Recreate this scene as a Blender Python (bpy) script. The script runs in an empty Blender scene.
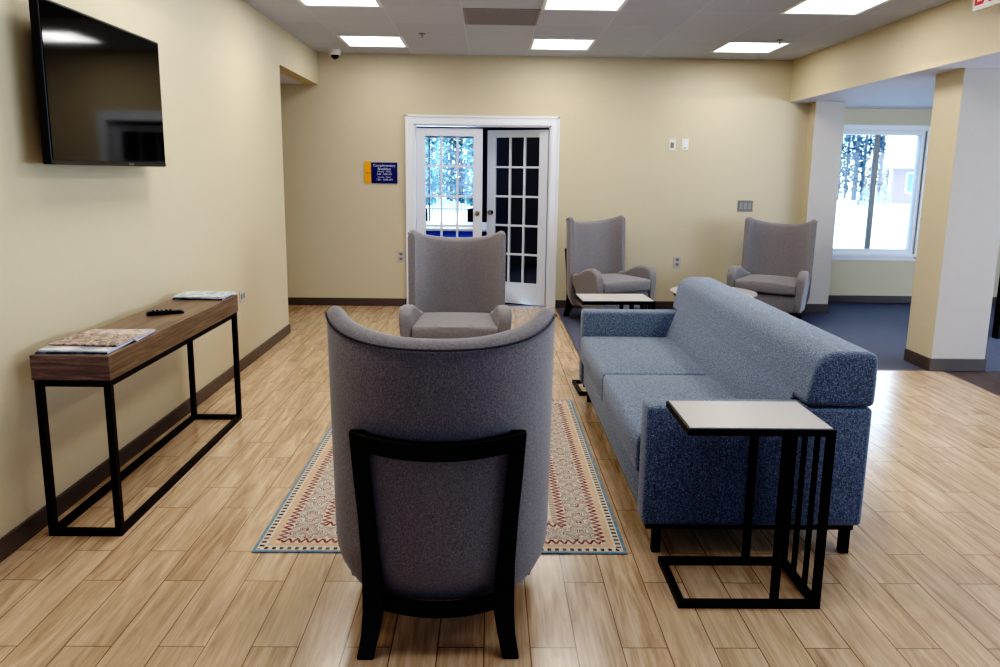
import bpy, bmesh, math, random
from mathutils import Vector, Matrix
random.seed(7)
scn = bpy.context.scene
COL = scn.collection
PI = math.pi

# ------------------------------------------------------------------ materials
def srgb(r, g, b):
    f = lambda c: (c/255/12.92) if c/255 <= .04045 else ((c/255+.055)/1.055)**2.4
    return (f(r), f(g), f(b), 1)

class NT:
    """tiny wrapper to write node maths"""
    def __init__(s, name):
        s.m = bpy.data.materials.new(name); s.m.use_nodes = True
        s.t = s.m.node_tree; s.n = s.t.nodes; s.l = s.t.links
        s.bsdf = s.n['Principled BSDF']
    def node(s, ty, **k):
        n = s.n.new(ty)
        for a, v in k.items():
            if a.startswith('i_'):
                s.put(n.inputs[a[2:].replace('_', ' ')], v)
            else: setattr(n, a, v)
        return n
    def put(s, sock, v):
        if isinstance(v, bpy.types.NodeSocket): s.l.new(v, sock)
        elif isinstance(v, V): s.l.new(v.o, sock)
        else: sock.default_value = v
    def math(s, op, *a):
        n = s.n.new('ShaderNodeMath'); n.operation = op
        for i, x in enumerate(a): s.put(n.inputs[i], x)
        return V(s, n.outputs[0])
    def mix(s, fac, a, b, blend='MIX'):
        n = s.n.new('ShaderNodeMix'); n.data_type = 'RGBA'; n.blend_type = blend
        s.put(n.inputs[0], fac); s.put(n.inputs[6], a); s.put(n.inputs[7], b)
        return n.outputs[2]
    def obj(s):
        return s.node('ShaderNodeTexCoord').outputs['Object']
    def noise(s, vec, scale, detail=3, rough=.5, out='Fac', dist=0):
        n = s.node('ShaderNodeTexNoise'); s.l.new(vec, n.inputs['Vector'])
        n.inputs['Scale'].default_value = scale; n.inputs['Detail'].default_value = detail
        n.inputs['Roughness'].default_value = rough; n.inputs['Distortion'].default_value = dist
        return n.outputs[out]
    def scaled(s, vec, sc, rot=(0, 0, 0), loc=(0, 0, 0)):
        n = s.node('ShaderNodeMapping'); s.l.new(vec, n.inputs['Vector'])
        n.inputs['Scale'].default_value = sc; n.inputs['Rotation'].default_value = rot; n.inputs['Location'].default_value = loc
        return n.outputs[0]
    def ramp(s, fac, stops, interp='LINEAR'):
        n = s.node('ShaderNodeValToRGB'); s.put(n.inputs[0], fac)
        r = n.color_ramp; r.interpolation = interp
        while len(r.elements) < len(stops): r.elements.new(.5)
        for e, (p, c) in zip(r.elements, stops): e.position = p; e.color = c
        return n.outputs[0]
    def bump(s, h, strength=.2, dist=.002):
        n = s.node('ShaderNodeBump'); s.put(n.inputs['Height'], h)
        n.inputs['Strength'].default_value = strength; n.inputs['Distance'].default_value = dist
        s.l.new(n.outputs[0], s.bsdf.inputs['Normal'])
    def set(s, color=None, rough=None, **k):
        if color is not None: s.put(s.bsdf.inputs['Base Color'], color)
        if rough is not None: s.put(s.bsdf.inputs['Roughness'], rough)
        for a, v in k.items(): s.put(s.bsdf.inputs[a.replace('_', ' ')], v)
        return s.m

class V:
    def __init__(s, nt, o): s.nt = nt; s.o = o
    def _b(op):
        return lambda s, x: s.nt.math(op, s, x)
    __add__ = _b('ADD'); __sub__ = _b('SUBTRACT'); __mul__ = _b('MULTIPLY'); __truediv__ = _b('DIVIDE')
    __lt__ = _b('LESS_THAN'); __gt__ = _b('GREATER_THAN')
    def abs(s): return s.nt.math('ABSOLUTE', s)
    def fract(s): return s.nt.math('FRACT', s)
    def sin(s): return s.nt.math('SINE', s)
    def min(s, x): return s.nt.math('MINIMUM', s, x)
    def max(s, x): return s.nt.math('MAXIMUM', s, x)

def plain(name, c, rough=.5, **k):
    return NT(name).set(srgb(*c), rough, **k)

def speck(name, c, rough=.6, scale=40, amt=.06, bump=.1, **k):
    t = NT(name); o = t.obj()
    n = t.noise(o, scale, 4)
    a = srgb(*[max(0, x*(1-amt)) for x in c]); b = srgb(*[min(255, x*(1+amt)) for x in c])
    t.set(t.mix(n, a, b), rough, **k)
    if bump: t.bump(n, bump, .002)
    return t.m

M = {}
M['wall'] = speck('beige wall paint', (203, 190, 163), .55, 60, .015, .12)
M['wall_dim'] = speck('unlit room wall colour', (84, 92, 114), .7, 50, .02, .05)  # darkness of the unlit rooms put into the wall colour
M['wall_daylit'] = speck('daylit wall colour', (196, 186, 176), .6, 60, .015, .1)  # wall paint with cool daylight mixed into its colour
M['soffit'] = speck('smooth drywall ceiling', (214, 214, 226), .7, 30, .01, .05)
M['base'] = plain('dark brown rubber baseboard', (98, 89, 84), .45)
M['trim'] = plain('white trim paint', (226, 228, 232), .35)
M['doorw'] = plain('white door paint', (214, 218, 226), .3)
M['black_metal'] = plain('matte black metal', (7, 7, 9), .5)
M['espresso'] = plain('espresso stained wood', (10, 8, 8), .42)
M['black_plastic'] = plain('black plastic', (14, 14, 15), .35)
M['white_plastic'] = plain('white plastic', (225, 222, 214), .4)
M['grey_plastic'] = plain('grey plastic', (128, 122, 118), .4)
M['outlet_plate'] = plain('greige outlet plate', (186, 180, 172), .4)
M['dark_slot'] = plain('dark slot', (40, 38, 38), .6)
M['chrome'] = plain('satin nickel', (170, 160, 150), .25, Metallic=1.0)
M['screen'] = plain('glossy dark screen', (13, 12, 12), .06, **{'Specular_IOR_Level': .8})
M['laminate'] = speck('white laminate top', (182, 178, 175), .28, 90, .015, 0)

# ceiling tiles
t = NT('acoustic ceiling tile'); o = t.obj()
br = t.node('ShaderNodeTexBrick', offset=0.0, squash=1.0)
t.l.new(t.scaled(o, (1, 1, 1), loc=(1.425, .12, 0)), br.inputs['Vector'])
br.inputs['Scale'].default_value = 1; br.inputs['Brick Width'].default_value = .6; br.inputs['Row Height'].default_value = .6
br.inputs['Mortar Size'].default_value = .005; br.inputs['Mortar Smooth'].default_value = .2; br.inputs['Bias'].default_value = 0
br.inputs['Color1'].default_value = srgb(196, 201, 210); br.inputs['Color2'].default_value = srgb(190, 195, 204)
br.inputs['Mortar'].default_value = srgb(204, 208, 214)
n1 = t.noise(o, 160, 3)
t.set(t.mix(.05, br.outputs[0], n1, 'OVERLAY'), .85); t.bump(n1, .15, .002)
M['tile'] = t.m

# wood look plank floor, planks run along Y
def planks(name, cols, w, L, off, mortar, rough, xo=0, yo=0, grain=1.0):
    t = NT(name); o = t.obj()
    rot = t.scaled(o, (1, 1, 1), rot=(0, 0, PI/2), loc=(yo, xo, 0))   # x' = -y, y' = x
    br = t.node('ShaderNodeTexBrick', offset=off, offset_frequency=2, squash=1.0)
    t.l.new(rot, br.inputs['Vector'])
    for k, v in (('Scale', 1), ('Brick Width', L), ('Row Height', w), ('Mortar Size', .0016), ('Mortar Smooth', .1), ('Bias', 0)):
        br.inputs[k].default_value = v
    br.inputs['Color1'].default_value = (0, 0, 0, 1); br.inputs['Color2'].default_value = (1, 1, 1, 1)
    br.inputs['Mortar'].default_value = (.5, .5, .5, 1)
    tone = br.outputs[0]; fac = br.outputs[1]
    off_v = t.node('ShaderNodeVectorMath', operation='MULTIPLY_ADD')
    t.l.new(tone, off_v.inputs[0]); off_v.inputs[1].default_value = (7.3, 3.1, 5.7); t.l.new(o, off_v.inputs[2])
    g1 = t.noise(t.scaled(off_v.outputs[0], (14, 1.3, 14)), 1.6, 6, .62, dist=1.2)
    g2 = t.noise(t.scaled(off_v.outputs[0], (90, 3, 90)), 1.5, 4, .6)
    g3 = t.noise(t.scaled(off_v.outputs[0], (5, .8, 5)), 1.5, 3, .5)
    c = t.ramp(g1, [(.32, srgb(*cols[0])), (.48, srgb(*cols[1])), (.66, srgb(*cols[2]))])
    c = t.mix(.35*grain, c, t.ramp(g2, [(.3, srgb(*cols[0])), (.7, srgb(*cols[2]))]), 'MIX')
    c = t.mix(t.math('MULTIPLY', g3, .3), c, srgb(*cols[3]))
    c = t.mix(t.math('MULTIPLY', tone, .26), c, srgb(*cols[2]))
    c = t.mix(fac, c, srgb(*mortar))
    t.set(c, t.math('ADD', t.math('MULTIPLY', g1, .14), rough))
    t.bump(t.math('SUBTRACT', t.math('MULTIPLY', g2, .15), fac), .2, .0012)
    t.bsdf.inputs['Specular IOR Level'].default_value = .65
    return t.m
M['floor'] = planks('oak look plank tile', [(140, 111, 86), (194, 163, 132), (224, 198, 168), (156, 128, 101)], .1445, .59, .36, (108, 82, 60), .12, xo=.147, yo=.11)
M['floor_dark'] = planks('dark plank vinyl', [(62, 50, 46), (84, 70, 64), (104, 88, 80), (70, 56, 52)], .15, 1.2, .4, (44, 36, 34), .4)
M['carpet'] = speck('charcoal blue carpet tile', (82, 84, 96), .9, 130, .45, .5)

def fabric(name, dark, mid, light, sc=(420, 420, 420), fine=.5, streak=None, rough=.9):
    t = NT(name); o = t.obj()
    a = t.noise(t.scaled(o, sc), 1, 2, .7)
    b = t.noise(t.scaled(o, (sc[0]*.28, sc[1]*.28, sc[2]*1.1)), 1, 3, .7)
    c = t.noise(t.scaled(o, (sc[0]*1.1, sc[1]*1.1, sc[2]*.25)), 1, 3, .7)
    h = t.math('DIVIDE', t.math('ADD', t.math('ADD', a, b), c), 3)
    col = t.ramp(h, [(.34, srgb(*dark)), (.5, srgb(*mid)), (.68, srgb(*light))])
    t.set(col, rough, Sheen_Weight=.25, Sheen_Roughness=.5, Specular_IOR_Level=.2)
    t.bump(h, .35, .0015)
    return t.m
M['taupe'] = fabric('taupe woven upholstery', (93, 90, 93), (132, 127, 128), (172, 166, 162), (600, 600, 300))
M['blue'] = fabric('heathered blue upholstery', (30, 37, 50), (98, 110, 127), (182, 192, 206), (330, 330, 330))
M['piping'] = plain('upholstery piping', (74, 70, 72), .8)

# walnut console
t = NT('walnut veneer'); o = t.obj()
g = t.noise(t.scaled(o, (16, 1.1, 22)), 2, 6, .65, dist=1.5)
g2 = t.noise(t.scaled(o, (120, 4, 120)), 1, 3)
c = t.ramp(g, [(.25, srgb(74, 58, 48)), (.5, srgb(112, 90, 73)), (.75, srgb(144, 120, 99))])
ge = t.noise(t.scaled(o, (2, 30, 34)), 2, 5, .65, dist=.6)
geo = t.node('ShaderNodeNewGeometry'); sn = t.node('ShaderNodeSeparateXYZ'); t.l.new(geo.outputs['Normal'], sn.inputs[0])
ce = t.ramp(ge, [(.25, srgb(84, 70, 66)), (.5, srgb(116, 100, 94)), (.75, srgb(142, 128, 122))])
c = t.mix(V(t, sn.outputs[1]).abs() > .7, c, ce)
t.set(t.mix(.2, c, g2, 'OVERLAY'), .38); M['walnut'] = t.m

# rug
t = NT('oriental patterned rug'); o = t.obj()
sep = t.node('ShaderNodeSeparateXYZ'); t.l.new(o, sep.inputs[0])
x, y = V(t, sep.outputs[0]), V(t, sep.outputs[1])
HX, HY = .7325, 1.0
dx = t.math('SUBTRACT', HX, x.abs()); dy = t.math('SUBTRACT', HY, y.abs())
d = dx.min(dy); side = dx < dy
sc_ = t.math('ADD', side*y, t.math('MULTIPLY', t.math('SUBTRACT', 1, side), x))
cream, pink, red, peach, navy, slate, blk = [srgb(*c) for c in ((214, 202, 184), (190, 150, 134), (122, 54, 54), (208, 176, 146), (62, 70, 92), (132, 140, 150), (54, 48, 50))]
vor = t.node('ShaderNodeTexVoronoi'); t.l.new(o, vor.inputs['Vector']); vor.inputs['Scale'].default_value = 62
spk = t.node('ShaderNodeSeparateColor'); t.l.new(vor.outputs['Color'], spk.inputs[0])
def motif(px, py, ph=0):
    a = ((x*(2*PI/px)+ph).sin().abs() + (y*(2*PI/py)+ph).sin().abs())*.5
    return (a*2.6 + (x*(4*PI/px)).sin()*(y*(4*PI/py)).sin()*.5 + V(t, spk.outputs[0])*.22).fract()
stops = [(0, cream), (.16, slate), (.3, cream), (.42, pink), (.52, cream), (.62, blk), (.7, cream), (.8, red), (.88, cream), (.94, navy)]
def lattice(per, c0, wd, k, offs=0):
    uu = ((sc_/per+offs).fract() - .5).abs()*1.6; vv = ((d - c0)/wd).abs()
    return ((uu + vv)*k + (uu*9).sin()*(vv*9).sin()*.22 + V(t, spk.outputs[0])*.16).fract()
mot = t.ramp(lattice(.155, .1615, .107, 1.7), stops, 'CONSTANT')
field = t.ramp(motif(.21, .24, .6), [(0, cream), (.14, red), (.3, pink), (.42, cream), (.55, slate), (.66, red), (.78, navy), (.88, peach)], 'CONSTANT')
def zig(period, d0, w):
    z = ((sc_/period).fract() - .5).abs()*2
    return ((d-d0)/w - z).abs() < .34
def band(a, b): return t.math('MULTIPLY', d > a, d < b)
dash = lambda p, duty: (sc_/p).fract() < duty
c = field
c = t.mix(d < .335, c, peach); c = t.mix(t.math('MULTIPLY', band(.30, .33), dash(.028, .4)), c, blk)
c = t.mix(band(.275, .30), c, cream)
c = t.mix(t.math('MULTIPLY', band(.25, .275), dash(.022, .45)), c, slate)
c = t.mix(band(.215, .252), c, cream); c = t.mix(t.math('MULTIPLY', band(.215, .252), zig(.034, .215, .037)), c, red)
c = t.mix(band(.108, .215), c, mot)
c = t.mix(band(.072, .108), c, cream); c = t.mix(t.math('MULTIPLY', band(.072, .108), zig(.034, .072, .036)), c, red)
c = t.mix(band(.046, .072), c, peach)
c = t.mix(band(.014, .046), c, cream); c = t.mix(t.math('MULTIPLY', band(.018, .038), dash(.03, .5)), c, blk)
c = t.mix(d < .014, c, srgb(104, 138, 156))
wv = t.noise(o, 260, 2)
c = t.mix(.35, c, wv, 'OVERLAY')
c = t.mix(t.math('MULTIPLY', spk.outputs[1], .42), c, srgb(176, 162, 148))
t.set(c, .95, Specular_IOR_Level=.1); t.bump(wv, .4, .002); M['rug'] = t.m
M['rug_edge'] = plain('blue rug binding', (96, 130, 150), .9)

# glass
def glass(name, tint=(1, 1, 1, 1), mixf=.04):
    t = NT(name); t.n.remove(t.bsdf)
    tr = t.node('ShaderNodeBsdfTransparent'); tr.inputs[0].default_value = tint
    gl = t.node('ShaderNodeBsdfGlossy'); gl.inputs['Roughness'].default_value = .02
    lw = t.node('ShaderNodeLayerWeight'); lw.inputs[0].default_value = .2
    mx = t.node('ShaderNodeMixShader')
    t.l.new(t.math('ADD', t.math('MULTIPLY', lw.outputs['Fresnel'], .5), mixf*.4).o, mx.inputs[0])
    t.l.new(tr.outputs[0], mx.inputs[1]); t.l.new(gl.outputs[0], mx.inputs[2])
    t.l.new(mx.outputs[0], t.n['Material Output'].inputs[0]); return t.m
M['glass'] = glass('clear glass')
def emis(name, c, s):
    t = NT(name); t.set((0, 0, 0, 1), .5); t.bsdf.inputs['Emission Color'].default_value = c; t.bsdf.inputs['Emission Strength'].default_value = s
    return t.m
M['diffuser'] = emis('lit diffuser panel', (1, .98, .94, 1), 2.6)
M['lamp_core'] = emis('bright lamp core', (1, .98, .95, 1), 6)
M['sign_red'] = emis('red sign lettering', srgb(225, 20, 50), .55)
M['sign_blue'] = plain('navy sign board', (14, 26, 92), .4)
M['sign_orange'] = plain('orange sign board', (236, 160, 30), .4)
M['sign_white'] = plain('white lettering', (215, 218, 235), .5)

# ------------------------------------------------------------------ mesh helpers
def B(): return bmesh.new()
def box(bm, x0, x1, y0, y1, z0, z1, bev=0, seg=2):
    r = bmesh.ops.create_cube(bm, size=1)
    for v in r['verts']:
        v.co = Vector(((x0+x1)/2 + v.co.x*(x1-x0), (y0+y1)/2 + v.co.y*(y1-y0), (z0+z1)/2 + v.co.z*(z1-z0)))
    if bev:
        es = list({e for v in r['verts'] for e in v.link_edges})
        bmesh.ops.bevel(bm, geom=es, offset=bev, segments=seg, affect='EDGES', profile=.5)
    return bm
def bar(bm, p, q, w, h=None, up=(0, 0, 1)):
    """square bar from p to q"""
    h = h or w; p, q = Vector(p), Vector(q); d = (q-p).normalized(); up = Vector(up)
    if abs(d.dot(up)) > .95: up = Vector((0, 1, 0))
    s = d.cross(up).normalized(); u = s.cross(d)
    vs = [bm.verts.new(c + s*a*w/2 + u*b*h/2) for c in (p, q) for a, b in ((-1, -1), (1, -1), (1, 1), (-1, 1))]
    for f in ((3, 2, 1, 0), (4, 5, 6, 7), (0, 1, 5, 4), (1, 2, 6, 5), (2, 3, 7, 6), (3, 0, 4, 7)): bm.faces.new([vs[i] for i in f])
    return bm
def tube(bm, pts, r, n=10, rs=None):
    rings = []
    P_ = [Vector(p) for p in pts]
    for i, p in enumerate(P_):
        d = (P_[min(i+1, len(P_)-1)] - P_[max(i-1, 0)]).normalized()
        up = Vector((0, 0, 1)) if abs(d.z) < .9 else Vector((0, 1, 0))
        s = d.cross(up).normalized(); u = s.cross(d); rr = rs[i] if rs else r
        rings.append([bm.verts.new(p + (s*math.cos(a)+u*math.sin(a))*rr) for a in [2*PI*k/n for k in range(n)]])
    for a, b in zip(rings, rings[1:]):
        for k in range(n): bm.faces.new([a[k], a[(k+1) % n], b[(k+1) % n], b[k]])
    bm.faces.new(rings[0][::-1]); bm.faces.new(rings[-1]); return bm
def sweep(bm, pts, frames, sect):
    """sweep closed section (list of (a,b)) ; frames = list of (sidevec, upvec)"""
    rings = [[bm.verts.new(Vector(p)+Vector(s)*a+Vector(u)*b) for a, b in sect] for p, (s, u) in zip(pts, frames)]
    n = len(sect)
    for A, Bq in zip(rings, rings[1:]):
        for k in range(n): bm.faces.new([A[k], A[(k+1) % n], Bq[(k+1) % n], Bq[k]])
    bm.faces.new(rings[0][::-1]); bm.faces.new(rings[-1]); return bm
def prism(bm, prof, axis, a0, a1, nseg=1):
    """prof: list of 2D points; axis 'x': (y,z) profile extruded over x ; 'y': (x,z)"""
    f = (lambda p, a: (a, p[0], p[1])) if axis == 'x' else (lambda p, a: (p[0], a, p[1])) if axis == 'y' else (lambda p, a: (p[0], p[1], a))
    rings = [[bm.verts.new(f(p, a0+(a1-a0)*i/nseg)) for p in prof] for i in range(nseg+1)]
    n = len(prof)
    for A, Bq in zip(rings, rings[1:]):
        for k in range(n): bm.faces.new([A[k], A[(k+1) % n], Bq[(k+1) % n], Bq[k]])
    bm.faces.new(rings[0][::-1]); bm.faces.new(rings[-1]); return bm
def lathe(bm, prof, n=24, c=(0, 0, 0)):
    rings = [[bm.verts.new((c[0]+r*math.cos(2*PI*k/n), c[1]+r*math.sin(2*PI*k/n), c[2]+z)) for k in range(n)] for r, z in prof]
    for A, Bq in zip(rings, rings[1:]):
        for k in range(n): bm.faces.new([A[k], A[(k+1) % n], Bq[(k+1) % n], Bq[k]])
    bm.faces.new(rings[0][::-1]); bm.faces.new(rings[-1]); return bm
def bez(p0, p1, p2, n=8):
    return [tuple((1-t)**2*a+2*t*(1-t)*b+t*t*c for a, b, c in zip(p0, p1, p2)) for t in [i/n for i in range(n+1)]]

def obj(name, bm, mat, parent=None, smooth=False, loc=None, bevel=0, bseg=2, sub=0, rot=None, ang=40):
    bmesh.ops.recalc_face_normals(bm, faces=bm.faces[:])
    me = bpy.data.meshes.new(name); bm.to_mesh(me); bm.free()
    o = bpy.data.objects.new(name, me); COL.objects.link(o)
    me.materials.append(M[mat] if isinstance(mat, str) else mat)
    if parent is not None: o.parent = parent
    if loc is not None: o.location = loc
    if rot is not None: o.rotation_euler = rot
    if bevel:
        m = o.modifiers.new('bevel', 'BEVEL'); m.width = bevel; m.segments = bseg; m.limit_method = 'ANGLE'; m.angle_limit = math.radians(ang)
    if sub:
        m = o.modifiers.new('sub', 'SUBSURF'); m.levels = m.render_levels = sub
    if smooth:
        for p in me.polygons: p.use_smooth = True
        if not sub:
            try: me.set_sharp_from_angle(angle=math.radians(50))
            except Exception: pass
    return o
def tag(o, label, cat, group=None):
    o['label'] = label; o['category'] = cat
    if group: o['group'] = group
    return o
def thing(name, label, cat, loc=(0, 0, 0), rz=0, group=None):
    o = bpy.data.objects.new(name, None); COL.objects.link(o); o.empty_display_size = .1
    o.location = loc; o.rotation_euler = (0, 0, rz); return tag(o, label, cat, group)
def struct(name, bm, mat, parent=None, **k):
    o = obj(name, bm, mat, parent, **k)
    if parent is None: o['kind'] = 'structure'
    return o
def dup(root, loc, rz, label, group=None):
    r = root.copy(); COL.objects.link(r); r.location = loc; r.rotation_euler = (0, 0, rz); r['label'] = label
    if group: r['group'] = group
    for ch in list(root.children):
        c = ch.copy(); COL.objects.link(c); c.parent = r
        for g in ch.children:
            d = g.copy(); COL.objects.link(d); d.parent = c
    return r
def text(name, s, size, mat, parent, loc, rot, ext=.0008, sx=1, bold=0):
    cu = bpy.data.curves.new(name, 'FONT'); cu.body = s; cu.size = size; cu.align_x = 'CENTER'; cu.align_y = 'CENTER'; cu.extrude = ext; cu.offset = bold
    tmp = bpy.data.objects.new('tmp', cu); COL.objects.link(tmp)
    dg = bpy.context.evaluated_depsgraph_get(); dg.update()
    me = bpy.data.meshes.new_from_object(tmp.evaluated_get(dg)); bpy.data.objects.remove(tmp)
    o = bpy.data.objects.new(name, me); COL.objects.link(o); o.parent = parent; o.location = loc; o.rotation_euler = rot; o.scale = (sx, 1, 1)
    me.materials.clear(); me.materials.append(M[mat]); return o

# ------------------------------------------------------------------ room
XL, XR, H, HB, YB, YL, HL = -1.828, 3.211, 2.696, 2.262, 8.137, 6.677, 2.373
YW = 8.7           # window wall
YR = -4.5          # rear of the room
XE = 7.5           # right limit
XLL = -3.6         # recess limit
BBH = .085
# floors
bm = B(); box(bm, XLL, .755, YR, YB+.06, -.1, 0); box(bm, .755, 3.53, YR, 5.53, -.1, 0); struct('floor', bm, 'floor')
struct('floor_carpet', box(B(), .755, XE, 5.53, YW+.1, -.1, 0), 'carpet')
struct('floor_dark', box(B(), 3.53, XE, YR, 5.53, -.1, 0), 'floor_dark')
bm = B(); box(bm, .748, .762, 5.53, YB, 0, .004); box(bm, .748, 3.43, 5.523, 5.537, 0, .004); struct('trim_1', bm, 'base')
# ceiling
struct('ceiling', box(B(), XLL, XR+.02, YR, YB+.1, H, H+.1), 'tile')
struct('ceiling_right', box(B(), XR+.002, XE, YR, YW+.1, HB, HB+.06), 'soffit')
# walls
bm = B(); box(bm, XL-.15, XL, YR, YL, 0, H); box(bm, XL-.15, XL, YL, YB, HL, H)
struct('wall_left', bm, 'wall')
bm = B(); box(bm, XLL-.1, XLL, YR, YB, 0, H); box(bm, XLL, XL-.15, YL-.12, YL, 0, H); struct('wall_recess', bm, 'wall')
struct('ceiling_recess', box(B(), XLL, XL-.15, YL, YB, HL, HL+.05), 'soffit')
D0, D1, DT = -.822, .662, 1.985     # door opening
bm = B(); box(bm, XLL, D0, YB, YB+.14, 0, H); box(bm, D1, 3.74, YB, YB+.14, 0, H); box(bm, D0, D1, YB, YB+.14, DT, H)
struct('wall_back', bm, 'wall')
struct('wall_right', box(B(), XR, XR+.12, YR, YB, HB+.001, H), 'wall')
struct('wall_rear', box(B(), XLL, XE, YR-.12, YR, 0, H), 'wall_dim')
# window wall with opening
WX0, WX1, WZ0, WZ1 = 4.0, 5.06, .585, 2.02
bm = B(); box(bm, 3.74, WX0, YW, YW+.15, 0, HB); box(bm, WX1, XE, YW, YW+.15, 0, HB); box(bm, WX0, WX1, YW, YW+.15, 0, WZ0); box(bm, WX0, WX1, YW, YW+.15, WZ1, HB)
box(bm, 3.60, 3.74, YB+.14, YW+.15, 0, HB)
struct('wall_window_side', bm, 'wall')
# far right wall with two big window openings (out of frame)
bm = B(); box(bm, XE, XE+.12, YR, -1.0, 0, HB); box(bm, XE, XE+.12, -1.0, 6.0, 0, .5); box(bm, XE, XE+.12, -1.0, 6.0, 2.0, HB); box(bm, XE, XE+.12, 6.0, YW+.15, 0, HB)
box(bm, XE, XE+.12, 2.4, 2.6, .5, 2.0)
struct('wall_far_right', bm, 'wall')
# baseboards
def baseb(name, segs, h=BBH):
    bm = B()
    for s in segs: box(bm, *s, 0, h)
    struct(name, bm, 'base', bevel=.003)
baseb('baseboard_left', [(XL, XL+.012, YR, YL+.012), (XL-.15, XL, YL, YL+.012)])
baseb('baseboard_back', [(XLL, D0-.09, YB-.012, YB), (D1+.09, 3.43, YB-.012, YB)])
baseb('baseboard_window_side', [(3.752, XE, YW-.012, YW), (3.74, 3.752, 8.275, YW)])
# columns
for i, (y0, y1) in enumerate(((5.515, 5.86), (7.98, 8.26))):
    cx1 = 3.85 if i == 0 else 3.745
    c = struct('column_'+('near' if i == 0 else 'far'), box(B(), 3.43, cx1, y0, y1, 0, HB), 'wall')
    bmf = box(B(), 3.431, cx1-.001, y0-.004, y0, .001, HB-.001); obj('daylit_face', bmf, 'wall_daylit', c)  # thin slab carrying the daylight on the column front as colour
    baseb('baseboard_column_'+('near' if i == 0 else 'far'), [(3.418, cx1+.012, y0-.012, y0+.0), (3.418, 3.43, y0, y1 if i == 0 else YB), (cx1, cx1+.012, y0, y1)], .1)

# ---- door frame (trim)
bm = B()
for x0, x1 in ((D0-.085, D0+.004), (D1-.004, D1+.085)): box(bm, x0, x1, YB-.018, YB, 0, DT+.09)
box(bm, D0+.004, D1-.004, YB-.018, YB, DT-.004, DT+.09)
for x0, x1 in ((D0-.085, D0-.065), (D1+.065, D1+.085)): box(bm, x0, x1, YB-.026, YB-.018, 0, DT+.09)
box(bm, D0-.085, D1+.085, YB-.026, YB-.018, DT+.07, DT+.09)
for x0, x1 in ((D0, D0+.02), (D1-.02, D1)): box(bm, x0, x1, YB, YB+.14, 0, DT)
box(bm, D0, D1, YB, YB+.14, DT-.02, DT)
struct('trim_2', bm, 'trim', bevel=.002)
def french(name, hinge, rz, flip):
    """leaf of width .715: local x from 0 (hinge) to .715*flip"""
    W, Ht, T = .72, 1.945, .04
    def X(a, b): return (min(a*flip, b*flip), max(a*flip, b*flip))
    bm = B(); st = .10
    box(bm, *X(0, st), -T/2, T/2, .01, Ht); box(bm, *X(W-st, W), -T/2, T/2, .01, Ht)
    gz0, gz1 = .25, 1.865
    box(bm, *X(st, W-st), -T/2, T/2, .01, gz0); box(bm, *X(st, W-st), -T/2, T/2, gz1, Ht)
    root = struct(name, bm, 'doorw', loc=hinge, rot=(0, 0, rz), bevel=.003)
    bm = B(); gw = W-2*st
    for i in (1, 2):
        x = st+gw*i/3; box(bm, *X(x-.011, x+.011), -.016, .016, gz0, gz1)
    for i in (1, 2, 3, 4):
        z = gz0+(gz1-gz0)*i/5; box(bm, *X(st, W-st), -.0155, .0155, z-.011, z+.011)
    obj('muntin_grid', bm, 'doorw', root)
    obj('glass_pane', box(B(), *X(st-.005, W-st+.005), -.003, .003, gz0-.005, gz1+.005), 'glass', root)
    kx = (W-.055)*flip
    kb = B(); lathe(kb, [(.0, 0), (.028, 0), (.028, .006), (.012, .008), (.010, .03), (.022, .036), (.028, .048), (.024, .06), (.0, .064)], 20)
    kb.transform(Matrix.Rotation(PI/2, 4, 'X')); kb.transform(Matrix.Translation((kx, -T/2, 1.035)))
    obj('door_knob', kb, 'chrome', root, smooth=True)
    for z in (.25, 1.0, 1.75):
        pass
    return root
french('door_1', (D0+.024, YB+.055, 0), 0, 1)
french('door_2', (D1-.024, YB+.055, 0), -math.radians(24), -1)

# ---- visible window
def window(name, x0, x1, z0, z1, y, mull=True):
    bm = B(); f = .05
    for a, b in ((x0, x0+f), (x1-f, x1)): box(bm, a, b, y-.01, y+.08, z0, z1)
    box(bm, x0+f, x1-f, y-.01, y+.08, z0, z0+f+.01); box(bm, x0+f, x1-f, y-.01, y+.08, z1-f, z1)
    root = struct(name, bm, 'trim', bevel=.003)
    xm = (x0+x1)/2-.01
    if mull: obj('meeting_rail', box(B(), xm-.022, xm+.022, y+.01, y+.06, z0+f, z1-f), 'grey_plastic', root)
    obj('glass_pane', box(B(), x0+f, x1-f, y+.03, y+.034, z0+f, z1-f), 'glass', root)
    return root
window('window_1', WX0, WX1, WZ0, WZ1, YW+.02)
bm = B(); t_ = .06
box(bm, WX0-t_, WX0, YW-.016, YW, WZ0-.05, WZ1+t_); box(bm, WX1, WX1+t_, YW-.016, YW, WZ0-.05, WZ1+t_); box(bm, WX0, WX1, YW-.016, YW, WZ1, WZ1+t_)
box(bm, WX0-t_-.01, WX1+t_+.01, YW-.035, YW+.01, WZ0-.03, WZ0+.004); box(bm, WX0-t_, WX1+t_, YW-.016, YW, WZ0-.075, WZ0-.03)
struct('trim_3', bm, 'trim', bevel=.002)

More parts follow.
